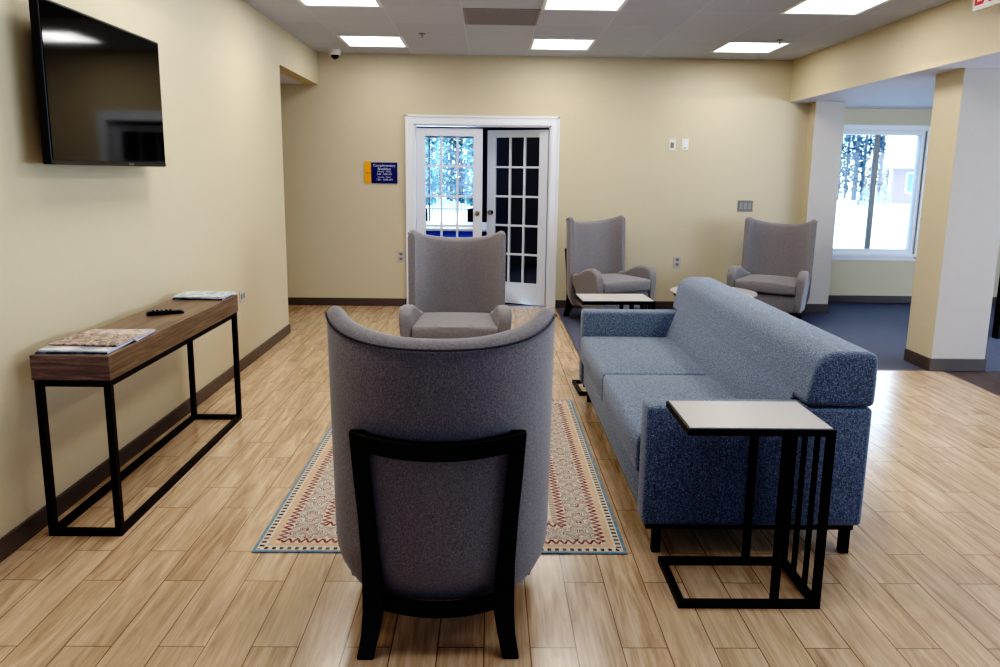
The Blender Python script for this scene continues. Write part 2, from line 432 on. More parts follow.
# ---- breakfast room beyond the french doors
Y2 = 12.2
struct('floor_beyond', box(B(), -3.0, 3.2, YB+.14, Y2, -.1, 0), 'carpet')
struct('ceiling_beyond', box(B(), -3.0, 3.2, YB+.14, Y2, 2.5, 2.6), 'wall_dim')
bm = B(); VX0, VX1, VZ0, VZ1 = -1.75, -.2, .62, 2.08
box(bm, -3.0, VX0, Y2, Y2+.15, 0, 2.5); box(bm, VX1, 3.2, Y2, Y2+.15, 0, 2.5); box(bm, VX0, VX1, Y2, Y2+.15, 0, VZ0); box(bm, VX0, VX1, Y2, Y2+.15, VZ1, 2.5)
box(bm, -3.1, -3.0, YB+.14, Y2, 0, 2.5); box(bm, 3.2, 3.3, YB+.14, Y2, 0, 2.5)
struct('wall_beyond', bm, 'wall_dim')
bm = B(); box(bm, VX0, VX0+.03, Y2, Y2+.06, VZ0, VZ1); box(bm, VX1-.03, VX1, Y2, Y2+.06, VZ0, VZ1); box(bm, VX0, VX1, Y2, Y2+.06, VZ0, VZ0+.03); box(bm, VX0, VX1, Y2, Y2+.06, VZ1-.05, VZ1)
w2 = struct('window_2', bm, 'trim'); obj('glass_pane', box(B(), VX0+.03, VX1-.03, Y2+.03, Y2+.033, VZ0+.03, VZ1-.05), 'glass', w2)
obj('meeting_rail', box(B(), -.99, -.965, Y2+.01, Y2+.05, VZ0+.03, VZ1-.05), 'trim', w2)
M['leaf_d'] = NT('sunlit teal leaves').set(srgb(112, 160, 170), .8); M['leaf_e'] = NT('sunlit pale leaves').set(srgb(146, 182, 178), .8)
# cloth covered table + chairs in that room
M['cloth_blue'] = fabric('royal blue tablecloth', (60, 100, 220), (76, 122, 238), (104, 148, 246), (200, 200, 200))
M['cloth_white'] = plain('white tabletop', (240, 240, 242), .5)
tb = thing('breakfast_table', 'white topped table with a royal blue cloth, seen through the left French door', 'table', (-.65, 10.45, 0))
obj('tabletop', box(B(), -.62, .62, -.74, .74, .72, .75, .004), 'cloth_white', tb)
bm = B(); n = 64; ring = []
for k in range(n):
    a = 2*PI*k/n; cx = max(-1, min(1, 1.3*math.cos(a)))*.60; cy = max(-1, min(1, 1.3*math.sin(a)))*.72
    fl = 1+.03*math.sin(a*14); ring.append((cx, cy, fl))
top = [bm.verts.new((x, y, .719)) for x, y, f in ring]; bot = [bm.verts.new((x*f*1.03, y*f*1.04, .12)) for x, y, f in ring]
for k in range(n): bm.faces.new([top[k], top[(k+1) % n], bot[(k+1) % n], bot[k]])
bm.faces.new(top)
obj('table_skirt', bm, 'cloth_blue', tb, smooth=True)
for sx in (-1, 1):
    for sy in (-1, 1): obj('leg', box(B(), sx*.5-.02, sx*.5+.02, sy*.6-.02, sy*.6+.02, 0, .72), 'black_metal', tb)
def small_chair(loc, rz, label):
    c = thing('dining_chair', label, 'chair', loc, rz, 'black chairs beyond the French doors')
    obj('seat', box(B(), -.21, .21, -.21, .21, .43, .47, .012), 'black_plastic', c)
    bm = B(); sweep(bm, [(-.2, .2, .86), (-.1, .235, .88), (0, .245, .885), (.1, .235, .88), (.2, .2, .86)], [((0, 1, 0), (0, 0, 1))]*5, [(-.012, -.2), (.012, -.2), (.012, .06), (-.012, .06)])
    obj('backrest', bm, 'black_plastic', c, smooth=True)
    for sx in (-1, 1):
        obj('leg', bar(B(), (sx*.19, -.19, 0), (sx*.19, -.19, .43), .028), 'black_metal', c)
        obj('leg', bar(B(), (sx*.19, .23, 0), (sx*.19, .2, .86), .028), 'black_metal', c)
    return c
small_chair((-1.17, 11.5, 0), 0, 'black chair behind the left end of the blue cloth table behind the glass door')
small_chair((-.14, 11.5, 0), 0, 'black chair behind the right end of the blue cloth table behind the glass door')

# ------------------------------------------------------------------ ceiling lights
def ceiling_light_proto():
    r = thing('ceiling_light', 'recessed square ceiling light', 'light', (0, 0, H), 0, 'recessed square troffer lights')
    bm = B(); s = .3
    for a, b, c, d in ((-s, -s+.028, -s, s), (s-.028, s, -s, s), (-s+.028, s-.028, -s, -s+.028), (-s+.028, s-.028, s-.028, s)): box(bm, a, b, c, d, -.008, .0)
    obj('frame', bm, 'trim', r, bevel=.002)
    obj('diffuser', box(B(), -s+.028, s-.028, -s+.028, s-.028, -.004, -.001), 'diffuser', r)
    obj('lamp_strip', box(B(), -.09, .09, -.2, .2, -.007, -.004), 'lamp_core', r)
    return r
CLX = (-1.115, .675, 2.485); CLY = (7.375, 5.585, 3.79, 2.0)
lab = {(-1.115, 7.375): 'square ceiling light nearest the dome camera, by the left wall', (.675, 7.375): 'square ceiling light nearest above the French doors', (2.485, 7.375): 'square ceiling light at the far right, above the wing chair by the column',
       (-1.115, 5.585): 'square ceiling light cut by the top edge, left of the grey vent', (.675, 5.585): 'square ceiling light cut by the top edge, just right of the grey vent', (2.485, 5.585): 'square ceiling light near the beam, cut by the top edge at right'}
proto = ceiling_light_proto(); first = True
ENERGY = 7.0
for y in CLY:
    for x in CLX:
        l = lab.get((x, y), 'square ceiling light above the lounge, outside the picture')
        if first: c = proto; c.location = (x, y, H); c['label'] = l; first = False
        else: c = dup(proto, (x, y, H), 0, l)
        ld = bpy.data.lights.new('panel_lamp', 'AREA'); ld.shape = 'SQUARE'; ld.size = .54; ld.energy = ENERGY*(.60 if y > 7 else 1.0 if y > 5 else 1.25 if y > 3 else .52 if y > 1 else .005); ld.color = (1, .975, .945)
        lo = bpy.data.objects.new('panel_lamp', ld); COL.objects.link(lo); lo.parent = c; lo.location = (0, 0, -.012)
# return air vent
v = thing('ceiling_vent', 'grey square return air vent set in the ceiling tiles', 'vent', (.08, 6.18, H))
bm = B(); s = .295
for a, b, c, d in ((-s, -s+.02, -s, s), (s-.02, s, -s, s), (-s+.02, s-.02, -s, -s+.02), (-s+.02, s-.02, s-.02, s)): box(bm, a, b, c, d, -.008, 0)
M['vent'] = plain('grey vent paint', (150, 146, 146), .6)
obj('frame', bm, 'vent', v)
bm = B()
for k in range(24):
    y = -s+.03+k*(2*s-.06)/23; bar(bm, (-s+.02, y, -.004), (s-.02, y, -.004), .016, .002, up=(0, .5, .86))
obj('louvre', bm, 'vent', v)
obj('backing', box(B(), -s+.02, s-.02, -s+.02, s-.02, -.001, 0), plain('vent backing', (120, 116, 116), .8), v)
# dome camera
dc = thing('dome_camera', 'white dome security camera on the ceiling in the far left corner', 'camera', (-1.60, 7.93, H))
obj('housing', lathe(B(), [(0, 0), (.062, 0), (.064, -.02), (.060, -.04), (.045, -.052), (0, -.052)], 28), 'white_plastic', dc, smooth=True)
obj('lens_dome', lathe(B(), [(.0, -.05), (.042, -.05), (.038, -.068), (.025, -.084), (.01, -.091), (0, -.092)], 24), plain('smoked dome', (8, 8, 9), .08), dc, smooth=True)
# sprinklers
for (x, y, l) in ((2.62, 6.98, 'small ceiling sprinkler head beside the far right ceiling light'), (-.62, 6.95, 'small ceiling sprinkler head left of the grey vent')):
    s_ = thing('sprinkler', l, 'sprinkler', (x, y, H))
    obj('escutcheon', lathe(B(), [(0, 0), (.03, 0), (.028, -.005), (0, -.006)], 20), 'grey_plastic', s_)
    obj('head', lathe(B(), [(0, -.005), (.008, -.005), (.006, -.03), (.016, -.032), (.016, -.035), (0, -.035)], 12), 'chrome', s_)

# ------------------------------------------------------------------ TV
tv = thing('television', 'black flat screen television mounted on the left wall', 'television', (-1.715, 3.487, 1.79))
W2, H2 = .518, .315
obj('bezel', box(B(), -.035, 0, -W2, W2, -H2, H2, .004), 'black_plastic', tv)
obj('screen', box(B(), 0, .0015, -W2+.01, W2-.01, -H2+.018, H2-.01), 'screen', tv)
obj('rear_housing', box(B(), -.065, -.035, -W2+.12, W2-.12, -H2+.03, .12, .01), 'black_plastic', tv)
bm = B(); box(bm, -.112, -.1, -.15, .15, -.12, .12); box(bm, -.1, -.065, -.14, -.11, -.16, .16); box(bm, -.1, -.065, .11, .14, -.16, .16)
obj('wall_mount', bm, 'black_metal', tv)
obj('bottom_trim', box(B(), -.003, .003, -W2+.005, W2-.005, -H2+.002, -H2+.016), plain('brushed trim', (88, 84, 82), .3, Metallic=.8), tv)
obj('logo_bar', box(B(), .003, .005, .10, .15, -H2+.005, -H2+.013), 'chrome', tv)

# ------------------------------------------------------------------ console table
ct = thing('console_table', 'long walnut console table with a black metal frame along the left wall', 'table', (-1.613, 3.53, 0), 0)
cw, cl = .152, .74
obj('tabletop', box(B(), -cw, cw, -cl, cl, .65, .75, .002, 1), 'walnut', ct)
fw, fl, tb_ = cw-.006, cl-.006, .026
for sx in (-1, 1):
    for sy in (-1, 1):
        x, y = sx*(fw-tb_/2), sy*(fl-tb_/2); obj('leg', box(B(), x-tb_/2, x+tb_/2, y-tb_/2, y+tb_/2, 0, .65), 'black_metal', ct, bevel=.001)
for z0, nm in ((0, 'base_rail'), (.65-tb_, 'top_rail')):
    for sx in (-1, 1):
        x = sx*(fw-tb_/2); obj(nm, box(B(), x-tb_/2+.0005, x+tb_/2-.0005, -fl+tb_, fl-tb_, z0, z0+tb_), 'black_metal', ct)
    for sy in (-1, 1):
        y = sy*(fl-tb_/2); obj(nm, box(B(), -fw+tb_, fw-tb_, y-tb_/2+.0005, y+tb_/2-.0005, z0, z0+tb_), 'black_metal', ct)
# magazines
def mag_mat(name, seed, cols, sc):
    t = NT(name); o = t.scaled(t.obj(), (1, 1, 1), loc=(seed*3.1, seed*1.7, seed))
    n = t.noise(o, sc, 5, .65, dist=.6)
    c = t.ramp(n, [(.2+.6*i/(len(cols)-1), srgb(*c)) for i, c in enumerate(cols)])
    return t.set(c, .22)
def magazine(x, y, z, rz, w, h, th, mat, label, group):
    r = thing('magazine', label, 'magazine', (x, y, z), rz, group)
    bm = box(B(), -w/2, w/2, -h/2, h/2, .0008, th-.0008); obj('page_block', bm, 'sign_white', r)
    bm = B(); box(bm, -w/2-.001, w/2+.001, -h/2-.001, h/2+.001, th-.0008, th); box(bm, -w/2-.001, w/2+.001, -h/2-.001, h/2+.001, 0, .0008); box(bm, -w/2-.0015, -w/2-.0005, -h/2-.001, h/2+.001, 0, th)
    cv = obj('cover', bm, mat, r)
    return r
M['m1'] = mag_mat('magazine cover food', 1, [(60, 44, 36), (206, 200, 196), (90, 64, 50), (196, 168, 158), (70, 56, 48), (214, 208, 204), (120, 90, 76)], 16)
M['m2'] = mag_mat('magazine cover pale', 2, [(200, 204, 210), (228, 228, 228), (150, 156, 170), (222, 220, 218)], 8)
M['m3'] = mag_mat('magazine cover photo', 3, [(60, 48, 40), (170, 140, 120), (206, 196, 190), (130, 70, 60), (196, 180, 160)], 12)
M['m4'] = mag_mat('magazine cover sea', 4, [(46, 60, 74), (150, 176, 190), (206, 214, 220), (84, 120, 140), (190, 200, 206)], 12)
M['m5'] = mag_mat('magazine cover dark', 5, [(26, 30, 44), (60, 74, 100), (180, 190, 200)], 8)
T0 = .7505
g = 'magazines piled at the near end of the console table'
magazine(-1.618, 2.915, T0, PI/2+.02, .20, .272, .006, 'm5', 'bottom magazine of the near pile on the console table', g)
magazine(-1.615, 2.925, T0+.0062, PI/2-.02, .20, .275, .005, 'm2', 'white covered magazine at the near left of the console table', g)
magazine(-1.613, 3.13, T0, PI/2+.06, .205, .275, .008, 'm3', 'lower magazine of the near pile, toward the remote control', g)
magazine(-1.607, 3.12, T0+.0082, PI/2+.02, .20, .27, .005, 'm3', 'brown photo cover magazine lying nearest the remote control', g)
magazine(-1.612, 3.0, T0+.0134, PI/2-.05, .205, .275, .005, 'm1', 'topmost food photo magazine of the near pile on the console', g)
g = 'magazines piled at the far end of the console table'
magazine(-1.62, 4.17, T0, PI/2+.03, .20, .272, .007, 'm5', 'dark magazine at the bottom of the far pile on the console', g)
magazine(-1.612, 4.172, T0+.0072, PI/2-.08, .20, .27, .005, 'm2', 'pale magazine in the middle of the far pile on the console', g)
magazine(-1.614, 4.165, T0+.0124, PI/2+.0, .20, .272, .005, 'm4', 'topmost sea blue magazine of the far pile on the console', g)
# remote
rc = thing('remote_control', 'black remote control lying on the walnut console table', 'remote', (-1.615, 3.655, .7505), -PI/2+.50)
bm = B(); prism(bm, [(-.085, 0), (.085, 0), (.085, .010), (.07, .016), (-.02, .018), (-.07, .020), (-.085, .014)], 'x', -.024, .024)
bm.transform(Matrix.Identity(4)); obj('body', bm, 'black_plastic', rc, bevel=.004)
for i in range(5):
    for j in range(3):
        obj('button', box(B(), -.015+j*.012, -.009+j*.012, -.06+i*.02, -.05+i*.02, .0185 if i < 3 else .0165, .0208 if i < 2 else .0195), 'dark_slot', rc)

# ------------------------------------------------------------------ wing chair
def superc(th, a, b, e=.86):
    s, c = math.sin(th), math.cos(th)
    return (a*math.copysign(abs(s)**e, s), b*math.copysign(abs(c)**e, c))
def wing_chair(label, loc, rz):
    r = thing('wing_chair', label, 'armchair', loc, rz, 'taupe wingback armchairs')
    # local: faces -y. centre of the shell plan curve at y = .10
    NTH = 40; thm = math.radians(84)
    def ztop(u): return .992 + .080*abs(u)**2.0 - .034*(max(0, abs(u)-.9)/.1)**2
    def shell_pt(th, z, inset):
        u = th/thm
        lean = .055*(z-.2)
        shrink = 1.0
        if z < .30: shrink = 1-.13*((.30-z)/.14)**2
        a = (.350+.006*(z/.9)-inset)*shrink; b = (.290-inset*.9)*shrink
        x, y = superc(th, a, b)
        return (x, y+.070+lean, z)
    bm = B(); rings = []
    for i in range(NTH+1):
        u = -1+2*i/NTH; th = u*thm
        T = .112 - .062*abs(u)**1.5
        zt = ztop(u)
        ring = []
        zs = [.155, .18, .22, .27, .33, .42, .52, .62, .72, .80, .87, zt-.035]
        for z in zs: ring.append(shell_pt(th, min(z, zt-.035), 0))
        for k in range(1, 6):
            a = k/6*PI; ring.append(shell_pt(th, zt-.035+.035*math.sin(a), T/2-T/2*math.cos(a)))
        for z in reversed(zs): ring.append(shell_pt(th, min(z, zt-.035), T + .02*max(0, 1-abs(u)**2)*(1 if z < .5 else 0)))
        rings.append([bm.verts.new(p) for p in ring])
    n = len(rings[0])
    for A, C_ in zip(rings, rings[1:]):
        for k in range(n): bm.faces.new([A[k], A[(k+1) % n], C_[(k+1) % n], C_[k]])
    for R_, rev in ((rings[0], 1), (rings[-1], 0)):
        m = len(zs); N_ = n
        for k in range((N_)//2):
            a, b, c, d = R_[k], R_[(k+1) % N_], R_[N_-2-k], R_[N_-1-k]
            q = []
            for v_ in (a, b, c, d):
                if v_ not in q: q.append(v_)
            if len(q) >= 3:
                try: bm.faces.new(q)
                except ValueError: pass
    sh = obj('backrest', bm, 'taupe', r, smooth=True)
    # piping along the outer top edge
    pts = []
    for i in range(NTH+1):
        u = -.97+1.94*i/NTH; th = u*thm; p = Vector(shell_pt(th, ztop(u)-.022, -.0015)); pts.append(p)
    obj('piping', tube(B(), pts, .0034, 6), 'piping', sh, smooth=True)
    # arms
    for s in (-1, 1):
        prof = [(-.06, .165), (-.33, .165), (-.345, .19), (-.350, .30), (-.350, .42)]
        prof += bez((-.350, .44), (-.352, .535), (-.285, .562), 6)
        prof += bez((-.24, .572), (-.14, .578), (-.06, .535), 6)
        prof += [(0, .505), (.06, .488), (.12, .48), (.12, .40)]
        bm = B(); NX = 4; th_ = .082
        rr = []
        for k in range(NX+1):
            f = k/NX
            ring = []
            for (y, z) in prof:
                h = max(0, (z-.165)/.4)
                front = max(0, min(1, (.05-y)/.3))
                xin = .292-.05*max(0, min(1, (y+.22)/.3)); xout = .338+.036*h*front+.010*front
                edge = 1 if k in (0, NX) else 0
                x = xin+(xout-xin)*f
                zz = z - (.012 if edge and z > .4 else 0)
                ring.append(bm.verts.new((s*x, y, zz)))
            rr.append(ring)
        m_ = len(prof)
        for A, C_ in zip(rr, rr[1:]):
            for k in range(m_): bm.faces.new([A[k], A[(k+1) % m_], C_[(k+1) % m_], C_[k]])
        bm.faces.new(rr[0][::-1]); bm.faces.new(rr[-1])
        obj('armrest', bm, 'taupe', r, smooth=True, bevel=.018, bseg=3, ang=50)
    obj('seat_base', box(B(), -.292, .292, -.325, .20, .165, .335, .008), 'taupe', r, smooth=True)
    # cushion, crowned
    bm = B(); box(bm, -.290, .290, -.355, .17, .338, .455)
    bmesh.ops.subdivide_edges(bm, edges=bm.edges[:], cuts=7, use_grid_fill=True)
    for v in bm.verts:
        fx = 1-abs(v.co.x/.29)**4; fy = 1-abs((v.co.y+.09)/.265)**4
        if v.co.z > .44: v.co.z += .022*fx*fy - .004
        if v.co.y < -.34: v.co.y -= .014*fx*(1-abs((v.co.z-.396)/.06)**2)
    obj('seat_cushion', bm, 'taupe', r, smooth=True, bevel=.022, bseg=3, ang=60)
    # wooden frame: rear posts flowing into legs
    for s in (-1, 1):
        pts = [(s*.236, .356, .718), (s*.228, .352, .60), (s*.215, .345, .45), (s*.205, .338, .30), (s*.200, .334, .20), (s*.200, .337, .14), (s*.208, .350, .07), (s*.222, .370, 0)]
        wd = [.046, .046, .048, .052, .062, .062, .054, .050]
        dp = [.028, .03, .034, .04, .045, .045, .042, .038]
        bm = B(); rings = []
        for p, w, dd in zip(pts, wd, dp): rings.append([bm.verts.new((p[0]+a*w/2, p[1]+b*dd/2, p[2])) for a, b in ((-1, -1), (1, -1), (1, 1), (-1, 1))])
        for A, C_ in zip(rings, rings[1:]):
            for k in range(4): bm.faces.new([A[k], A[(k+1) % 4], C_[(k+1) % 4], C_[k]])
        bm.faces.new(rings[0][::-1]); bm.faces.new(rings[-1])
        obj('rear_leg', bm, 'espresso', r, smooth=True, bevel=.004, ang=50)
        bm = B(); rings = []
        for z, w, ox in ((0, .034, .012), (.08, .042, .004), (.166, .05, 0)): rings.append([bm.verts.new((s*(.27+ox)+a*w/2, -.28-ox+b*w/2, z)) for a, b in ((-1, -1), (1, -1), (1, 1), (-1, 1))])
        for A, C_ in zip(rings, rings[1:]):
            for k in range(4): bm.faces.new([A[k], A[(k+1) % 4], C_[(k+1) % 4], C_[k]])
        bm.faces.new(rings[0][::-1]); bm.faces.new(rings[-1])
        obj('front_leg', bm, 'espresso', r, bevel=.003)
    def rail(z_end, z_mid, x_end, y_end, y_mid, hh, dd, nm):
        N_ = 16; pts = []; fr = []
        for i in range(N_+1):
            u = -1+2*i/N_; pts.append((u*x_end, y_mid+(y_end-y_mid)*u*u, z_mid+(z_end-z_mid)*u*u))
            tx = Vector((1, 2*(y_end-y_mid)*u/x_end, 0)).normalized(); fr.append((Vector((tx.y, -tx.x, 0)), Vector((0, 0, 1))))
        obj(nm, sweep(B(), pts, fr, [(-dd/2, -hh/2), (dd/2, -hh/2), (dd/2, hh/2), (-dd/2, hh/2)]), 'espresso', r, smooth=True, bevel=.003)
    rail(.692, .674, .245, .356, .412, .052, .026, 'back_rail')
    rail(.168, .150, .20, .328, .362, .04, .03, 'bottom_rail')
    return r
ch = wing_chair('taupe wing chair in the foreground, its back and dark wood frame toward us', (-.147, 2.42, 0), PI+math.radians(.8))
for c in ch.children:
    pass
dup(ch, (-.227, 5.19, 0), math.radians(1.2), 'taupe wing chair facing us in front of the French doors')
dup(ch, (1.19, 7.42, 0), math.radians(29), 'taupe wing chair beside the door, turned right, behind the white side table')
dup(ch, (2.905, 7.45, 0), math.radians(-33), 'taupe wing chair in the far right corner beside the column')

# ------------------------------------------------------------------ sofa
X0, X1, SY0, SY1 = .605, 1.462, 2.66, 4.745
so = thing('sofa', 'blue heathered two seat sofa with low arms and rounded back', 'sofa', (0, 0, 0))
AW = .125
obj('seat_base', box(B(), X0+.015, 1.25, SY0+AW, SY1-AW, .125, .30, .01), 'blue', so, smooth=True)
for y0, y1 in ((SY0, SY0+AW), (SY1-AW, SY1)):
    obj('armrest', box(B(), X0, X1, y0, y1, .125, .606, .02, 3), 'blue', so, smooth=True)
obj('lower_back', box(B(), 1.24, X1-.001, SY0+AW, SY1-AW, .126, .604, .004, 1), 'blue', so, smooth=True)
ym = (SY0+SY1)/2
for y0, y1 in ((SY0+AW+.002, ym-.002), (ym+.002, SY1-AW-.002)):
    bm = B(); box(bm, X0-.006, 1.19, y0, y1, .285, .45)
    bmesh.ops.subdivide_edges(bm, edges=bm.edges[:], cuts=7, use_grid_fill=True)
    cx, hx, cy, hy = (X0+1.19)/2, (1.19-X0)/2, (y0+y1)/2, (y1-y0)/2
    for v in bm.verts:
        fx = 1-abs((v.co.x-cx)/hx)**4; fy = 1-abs((v.co.y-cy)/hy)**4
        if v.co.z > .44: v.co.z += .016*fx*fy-.002
        if v.co.x < X0+.001: v.co.x -= .016*fy*(1-abs((v.co.z-.367)/.083)**2)
    obj('seat_cushion', bm, 'blue', so, smooth=True, bevel=.028, bseg=4, ang=60)
# back roll over the arms
prof = [(X1+.003, .6085), (X1+.005, .70), (X1+.003, .775)] + bez((X1+.002, .785), (X1, .818), (X1-.035, .820), 5) + [(X1-.09, .822), (X1-.135, .822)] + bez((X1-.15, .822), (X1-.222, .815), (X1-.236, .745), 7) + [(X1-.247, .68), (X1-.256, .64), (X1-.258, .6085)]
bm = prism(B(), prof, 'y', SY0, SY1, 1)
obj('back_cushion', bm, 'blue', so, smooth=True, bevel=.02, bseg=4, ang=60)
bm = prism(B(), [(1.25, .63), (1.208, .64), (1.175, .55), (1.135, .44), (1.135, .40), (1.25, .40)], 'y', SY0+AW+.001, SY1-AW-.001, 1)
obj('back_cushion_lower', bm, 'blue', so, smooth=True, bevel=.006, ang=60)
for x in (X0+.065, X1-.045):
    for y in (SY0+.045, SY1-.09):
        obj('leg', box(B(), x-.016, x+.016, y-.016, y+.016, 0, .10), 'black_metal', so)
for y in (SY0+.045, SY1-.09): obj('leg_rail', box(B(), X0+.02, X1-.02, y-.016, y+.016, .10, .126), 'black_metal', so)
for x in (X0+.045, X1-.045): obj('leg_rail', box(B(), x-.016, x+.016, SY0+.061, SY1-.106, .10, .126), 'black_metal', so)

# ------------------------------------------------------------------ C shaped side tables
def side_table(label, loc, rz):
    r = thing('side_table', label, 'table', loc, rz, 'white topped black metal side tables')
    a, b, h, w = .245, .155, .643, .022     # half sizes
    bm = B()
    for s in (-1, 1):
        box(bm, s*(a-w/2)-w/2, s*(a-w/2)+w/2, -b, b, h-w, h); box(bm, -a+w, a-w, s*(b-w/2)-w/2, s*(b-w/2)+w/2, h-w, h)
    obj('top_frame', bm, 'black_metal', r, bevel=.001)
    obj('tabletop', box(B(), -a+.008, a-.008, -b+.008, b-.008, h-.012, h+.0035, .0015), 'laminate', r)
    bm = B(); bw = .024
    for s in (-1, 1):
        box(bm, s*(a-bw/2)-bw/2, s*(a-bw/2)+bw/2, -b, b, 0, bw); box(bm, -a+bw, a-bw, s*(b-bw/2)-bw/2, s*(b-bw/2)+bw/2, 0, bw)
    obj('base_frame', bm, 'black_metal', r, bevel=.001)
    for (x, y) in ((a-bw/2, -b+bw/2), (a-bw/2, b-bw/2), (.088, -b+bw/2), (.088, b-bw/2)):
        obj('post', box(B(), x-.0115, x+.0115, y-.0115, y+.0115, bw, h-w), 'black_metal', r)
    for k in (1, 2):
        y = -b+bw/2+(2*b-bw)*k/3
        obj('slat', box(B(), a-.018, a-.004, y-.007, y+.007, bw, h-w), 'black_metal', r)
    return r
st = side_table('white topped C shaped side table with black frame at the near end of the sofa', (.906, 2.462, 0), 0)
dup(st, (.855, 4.95, 0), math.radians(3), 'white topped black side table behind the far end of the sofa')

# round table
rt = thing('round_table', 'round white topped table between the two far wing chairs', 'table', (2.0, 6.47, 0))
obj('tabletop', lathe(B(), [(0, .438), (.355, .438), (.372, .443), (.376, .452), (.372, .460), (0, .462)], 56), 'laminate', rt, smooth=True)
obj('apron', lathe(B(), [(0, .42), (.345, .42), (.355, .4385), (0, .4385)], 48), 'black_metal', rt)
obj('pedestal', lathe(B(), [(0, .01), (.04, .012), (.032, .05), (.032, .38), (.06, .42), (0, .42)], 24), 'black_metal', rt, smooth=True)
obj('base_plate', lathe(B(), [(0, 0), (.25, 0), (.25, .010), (.24, .014), (0, .014)], 40), 'black_metal', rt)

# ------------------------------------------------------------------ rug
rug = tag(obj('rug', box(B(), -.7325, .7325, -1.0, 1.0, 0, .005, .001, 1), 'rug', loc=(-.177, 3.67, .0003)), 'patterned red and cream area rug with blue edging under the foreground wing chair', 'rug')
for c in (ch,):   # front legs of the foreground chair stand on the rug
    for k in c.children:
        if k.name.startswith('front_leg'): k.location.z += .0055; k.scale.z = .967

# ------------------------------------------------------------------ wall fittings
def plate(name, label, cat, loc, rz, w, h, parts, mat='white_plastic', group=None):
    mat = 'outlet_plate' if name == 'wall_outlet' else mat
    r = thing(name, label, cat, loc, rz, group)
    obj('cover_plate', box(B(), -w/2, w/2, -.007, 0, -h/2, h/2, .002), mat, r)
    for (nm, x, z, pw, ph, m, dd) in parts: obj(nm, box(B(), x-pw/2, x+pw/2, -.007-dd, -.0065, z-ph/2, z+ph/2), m, r)
    return r
sock = [('socket', 0, .027, .034, .028, 'grey_plastic', .002), ('socket', 0, -.027, .034, .028, 'grey_plastic', .002), ('slot', -.006, .03, .003, .01, 'dark_slot', .0025), ('slot', .007, .03, .003, .01, 'dark_slot', .0025), ('slot', -.006, -.024, .003, .01, 'dark_slot', .0025), ('slot', .007, -.024, .003, .01, 'dark_slot', .0025)]
plate('wall_outlet', 'wall outlet left of the French doors near the floor', 'outlet', (-.968, YB, .555), 0, .085, .125, sock)
plate('wall_outlet', 'wall outlet between the two far wing chairs', 'outlet', (2.092, YB, .528), 0, .085, .125, sock)
plate('wall_outlet', 'wall outlet on the left wall beyond the console table', 'outlet', (XL, 5.436, .545), PI/2, .12, .078, [('socket', -.027, 0, .028, .034, 'grey_plastic', .002), ('socket', .027, 0, .028, .034, 'grey_plastic', .002)])
plate('wall_switch', 'white wall plate with dark centre, left one of the high pair', 'switch', (1.969, YB, 1.80), 0, .075, .12, [('toggle', 0, -.005, .035, .06, 'grey_plastic', .004)])
plate('wall_switch', 'white wall plate with rocker switch, right one of the high pair', 'switch', (2.11, YB, 1.805), 0, .075, .12, [('toggle', 0, .0, .034, .066, 'trim', .004), ('button', 0, -.035, .02, .006, 'dark_slot', .005)])
plate('wall_switch', 'wide grey switch plate above the wing chair in the corner', 'switch', (2.808, YB, 1.155), 0, .165, .12, [('toggle', x, .0, .03, .066, 'vent', .004) for x in (-.046, 0, .046)], mat='grey_plastic')
# breakfast sign
sg = thing('wall_sign', 'blue and orange breakfast hours sign left of the French doors', 'sign', (-1.17, YB, 1.462))
obj('sign_board', box(B(), -.108, .172, -.010, 0, -.113, .11), 'sign_blue', sg)
obj('side_panel', box(B(), -.182, -.112, -.010, 0, -.113, .118), 'sign_orange', sg)['label'] = 'orange side panel'
obj('divider_line', box(B(), -.176, -.09, -.012, -.0101, -.006, -.002), 'dark_slot', sg)
for s_, z, sz in (('Complimentary', .077, .038), ('Breakfast', .040, .038), ('Monday - Friday', .012, .023), ('6:00 - 9:00 AM', -.016, .027), ('Saturday - Sunday', -.046, .020), ('7:00 - 10:00 AM', -.074, .027)):
    text('lettering', s_, sz, 'sign_white', sg, (.032, -.0105, z), (PI/2, 0, 0), .0004, 1.0)
# exit sign
ex = thing('exit_sign', 'white exit sign with red letters hanging by the beam at top right', 'sign', (3.10, 4.79, 2.607), -PI/2)
obj('housing', box(B(), -.155, .155, -.02, .02, -.085, .075, .004), 'white_plastic', ex)
obj('canopy', box(B(), -.06, .06, -.03, .03, .075, .089), 'white_plastic', ex)
text('lettering', 'EXIT', .15, 'sign_red', ex, (.0, -.0205, -.004), (PI/2, 0, 0), .001, .9, .004)
el = thing('emergency_lamp', 'small grey emergency lamp mounted beside the exit sign', 'lamp', (3.15, 4.99, 2.655))
obj('lamp_head', box(B(), -.03, .03, -.03, .03, -.035, .0, .008), 'grey_plastic', el)
obj('bracket', box(B(), .03, .0605, -.012, .012, -.02, 0), 'grey_plastic', el)

# dark cabinet beyond the near column
cab = thing('tall_panel', 'dark grey upholstered booth panel behind the near column, at the right edge', 'booth', (4.98, 6.75, 0))
M['char'] = fabric('charcoal upholstery', (62, 62, 68), (80, 80, 86), (96, 96, 102), (300, 300, 300))
obj('panel', box(B(), -.17, .5, -.03, .03, .05, 1.04, .01), 'char', cab)
obj('edge_frame', box(B(), -.20, -.17, -.04, .04, 0, 1.06, .003), 'black_metal', cab)
obj('end_frame', box(B(), .5, .53, -.04, .04, 0, 1.06, .003), 'black_metal', cab)

